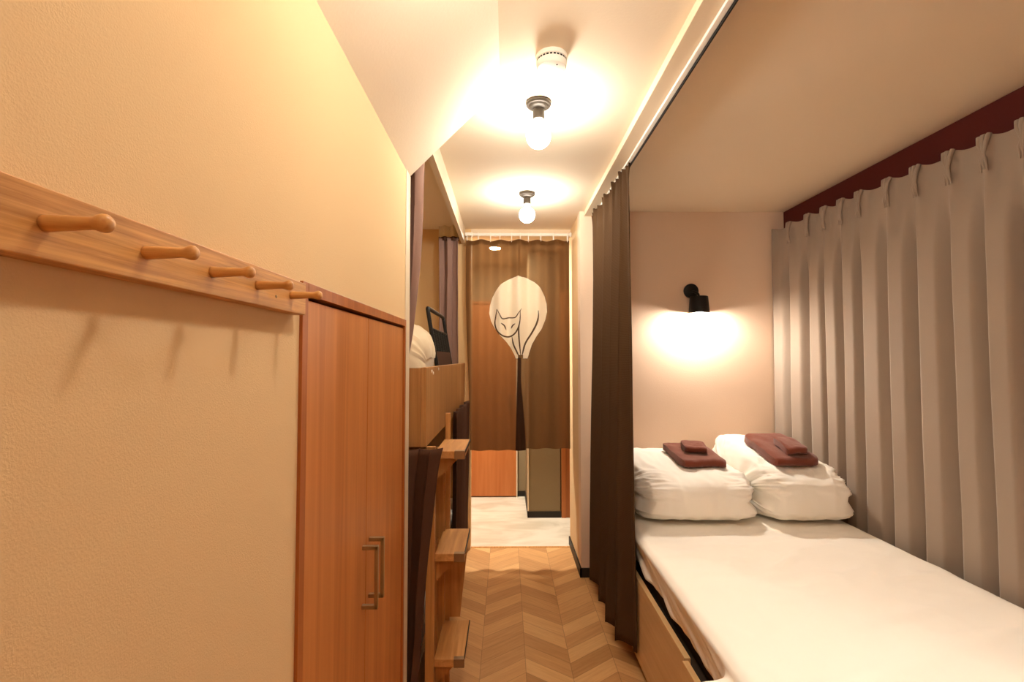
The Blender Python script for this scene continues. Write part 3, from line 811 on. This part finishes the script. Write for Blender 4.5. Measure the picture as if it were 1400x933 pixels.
from mathutils.bvhtree import BVHTree
def bvh(o):
    me = o.data; L = o.location
    return BVHTree.FromPolygons([v.co + L for v in me.vertices], [tuple(p.vertices) for p in me.polygons])
def top(tree, x, y):
    h = tree.ray_cast(Vector((x, y, 3)), Vector((0, 0, -1)))
    return h[0].z if h[0] is not None else None
def towel(name, label, cat, trees, x0, x1, y0, y1, layers, th, rot, group, seed, base=None):
    """strip folded to and fro (rounded folds at the near edge), laid on what is under it"""
    cx, cy = (x0 + x1) / 2, (y0 + y1) / 2; wx, wy = x1 - x0, y1 - y0
    # plane under the towel
    def H(x, y):
        z = [top(tr, x, y) for tr in trees]; z = [q for q in z if q is not None]
        return max(z) if z else None
    pts = []
    for i in range(5):
        for j in range(5):
            x, y = x0 + wx * (i + .5) / 5, y0 + wy * (j + .5) / 5; z = H(x, y)
            if z is not None: pts.append((x, y, z))
    mz = sum(p[2] for p in pts) / len(pts)
    sy = sum((p[1] - cy) * (p[2] - mz) for p in pts) / max(1e-9, sum((p[1] - cy) ** 2 for p in pts))
    sx = sum((p[0] - cx) * (p[2] - mz) for p in pts) / max(1e-9, sum((p[0] - cx) ** 2 for p in pts))
    zoff = max(p[2] - (mz + sx * (p[0] - cx) + sy * (p[1] - cy)) for p in pts) * .92
    def HH(x, y):
        x = min(max(x, x0), x1); y = min(max(y, y0), y1)
        z = [H(x + a, y + b) for a in (-.025, 0, .025) for b in (-.025, 0, .025)]; z = [q for q in z if q is not None]
        return (sum(z) / len(z) + .005) if z else mz
    # outline of the folded strip in (y, z): outer and inner lines
    cen = []; r = th / 2
    for k in range(layers):
        zc = r + k * th * 1.04
        a, b = (wy / 2, -wy / 2) if k % 2 == 0 else (-wy / 2, wy / 2)
        inset = 0.012 if (k > 0) else 0.0
        n_ = 14
        for i in range(n_ + 1):
            cen.append((lerp(a, b, i / n_) * (1 - .02 * k), zc))
        if k < layers - 1:
            y_e = b * (1 - .02 * k); sg = -1 if b < 0 else 1
            for i in range(1, 6):
                an = pi * i / 6; cen.append((y_e + sg * th * .55 * sin(an), zc + th * .52 * (1 - cos(an))))
    C = [Vector((p[0], p[1], 0)) for p in cen]; outl = []
    for side in (1, -1):
        L_ = []
        for i, p in enumerate(C):
            tg = (C[min(i + 1, len(C) - 1)] - C[max(0, i - 1)]).normalized(); nn = Vector((-tg.y, tg.x, 0))
            L_.append(p + nn * side * th * .49)
        outl.append(L_)
    bm = bmesh.new(); nx = 22; rows = []
    loop = outl[0] + outl[1][::-1]
    R = Matrix.Rotation(rot, 3, 'Z')
    for i in range(nx):
        s = i / (nx - 1); xx = lerp(-wx / 2, wx / 2, s)
        en = 1 - abs(2 * s - 1) ** 10
        row = []
        for p in loop:
            q = R @ Vector((xx * (1 + .03 * nz(p.x * 9, p.y * 60, seed)) * (1 - .05 * abs(2 * p.x / wy) ** 6), p.x * (1 - .05 * abs(2 * s - 1) ** 5) + .004 * nz(xx * 9, p.y * 40, seed + 2), 0))
            X_, Y_ = cx + q.x, cy + q.y
            z = .45 * (mz + zoff + sx * (X_ - cx) + sy * (Y_ - cy)) + .55 * HH(X_, Y_) + p.y * (.86 + .14 * en) + .007 * nz(X_ * 12, Y_ * 12, seed) + .003 * nz(X_ * 40, Y_ * 40, seed) + .003
            row.append(bm.verts.new((X_, Y_, z)))
        rows.append(row)
    m_ = len(loop)
    for A, D in zip(rows, rows[1:]):
        for k in range(m_): bm.faces.new((A[k], A[(k + 1) % m_], D[(k + 1) % m_], D[k]))
    nC = len(C)
    for row in (rows[0], rows[-1]):
        for k in range(nC - 1):
            bm.faces.new((row[k], row[k + 1], row[m_ - 2 - k], row[m_ - 1 - k]))
    o = obj(name, bm, M['towel'], loc=(cx, cy, mz), smooth='auto')
    return tag(o, label, cat, group)
b1, b2 = bvh(q1), bvh(q2)
tw1 = towel('bath_towel', 'brown bath towel folded flat on the duvet beside the dark brown curtain', 'towel', [b1], .955, 1.205, 2.60, 2.93, 2, .021, .02, 'folded bath towels', 2)
w1 = towel('face_towel', 'small brown face towel folded on the bath towel under the wall lamp', 'towel', [bvh(tw1)], 1.025, 1.150, 2.70, 2.83, 2, .016, -.15, 'folded face towels', 5)
tw2 = towel('bath_towel', 'brown bath towel folded flat on the duvet against the window curtain', 'towel', [b2], 1.415, 1.655, 2.52, 2.84, 2, .022, .02, 'folded bath towels', 9)
w2 = towel('face_towel', 'small brown face towel folded on the bath towel nearest the window curtain', 'towel', [bvh(tw2)], 1.50, 1.615, 2.54, 2.68, 2, .019, -.05, 'folded face towels', 12)

# ------------------------------------------------------------------ wall sconce
SX, SZ = 1.252, 1.905
t = thing('wall_sconce', 'small black wall lamp with downward shade above the bed', 'lamp', (SX, YH, SZ))
obj('wall_plate', lathe(bmesh.new(), [(.046, 0), (.049, -.003), (.049, -.016), (.045, -.019), (.01, -.020)], (SX, YH, SZ), 'Y', 36), M['black_metal'], t, smooth='auto')
bm = tube(bmesh.new(), spl([(SX, YH - .018, SZ - .008), (SX + .006, YH - .05, SZ - .012), (SX + .020, YH - .078, SZ - .030), (SX + .022, YH - .080, SZ - .055)], 6), .008, 12)
obj('arm', bm, M['black_metal'], t, smooth=True)
hx, hy = SX + .022, YH - .085
obj('shade', lathe(bmesh.new(), [(.010, SZ - .045), (.055, SZ - .047), (.0575, SZ - .052), (.066, SZ - .158), (.064, SZ - .158), (.0555, SZ - .054), (.010, SZ - .050)], (hx, hy, 0), 'Z', 40), M['black_metal'], t, smooth='auto')
prof = []
for k in range(12):
    a = pi * k / 11; prof.append((max(.002, .024 * sin(a)), SZ - .150 + .028 * cos(a)))
obj('bulb', lathe(bmesh.new(), prof, (hx, hy, 0), 'Z', 24), M['sconce_bulb'], t, smooth=True)

# ------------------------------------------------------------------ camera, world, view
f = 650.0
th = math.atan(23.5 / f); ps = math.atan(8 / math.hypot(f, 23.5))
cd = bpy.data.cameras.new('camera'); cam = bpy.data.objects.new('camera', cd); col.objects.link(cam)
cam.location = (0, 0, 1.45); cam.rotation_euler = (pi / 2 + th, 0, -ps)
cd.sensor_fit = 'HORIZONTAL'; cd.sensor_width = 36.0; cd.lens = f / 1400 * 36.0; cd.clip_start = 0.02
sc.camera = cam
w = bpy.data.worlds.new('world'); sc.world = w; w.use_nodes = True
w.node_tree.nodes['Background'].inputs['Color'].default_value = (1.0, 0.82, 0.6, 1); w.node_tree.nodes['Background'].inputs['Strength'].default_value = 0.05
sc.view_settings.view_transform = 'Standard'; sc.view_settings.look = 'None'
sc.view_settings.gamma = 1.0; sc.view_settings.use_curve_mapping = False
sc.view_settings.exposure = 1.65
sc.cycles.use_denoising = True
sc.cycles.max_bounces = 10; sc.cycles.diffuse_bounces = 6; sc.cycles.sample_clamp_indirect = 8.0
sc.cycles.transparent_max_bounces = 16
for o in list(bpy.data.objects):
    if '_o' in o: del o['_o']
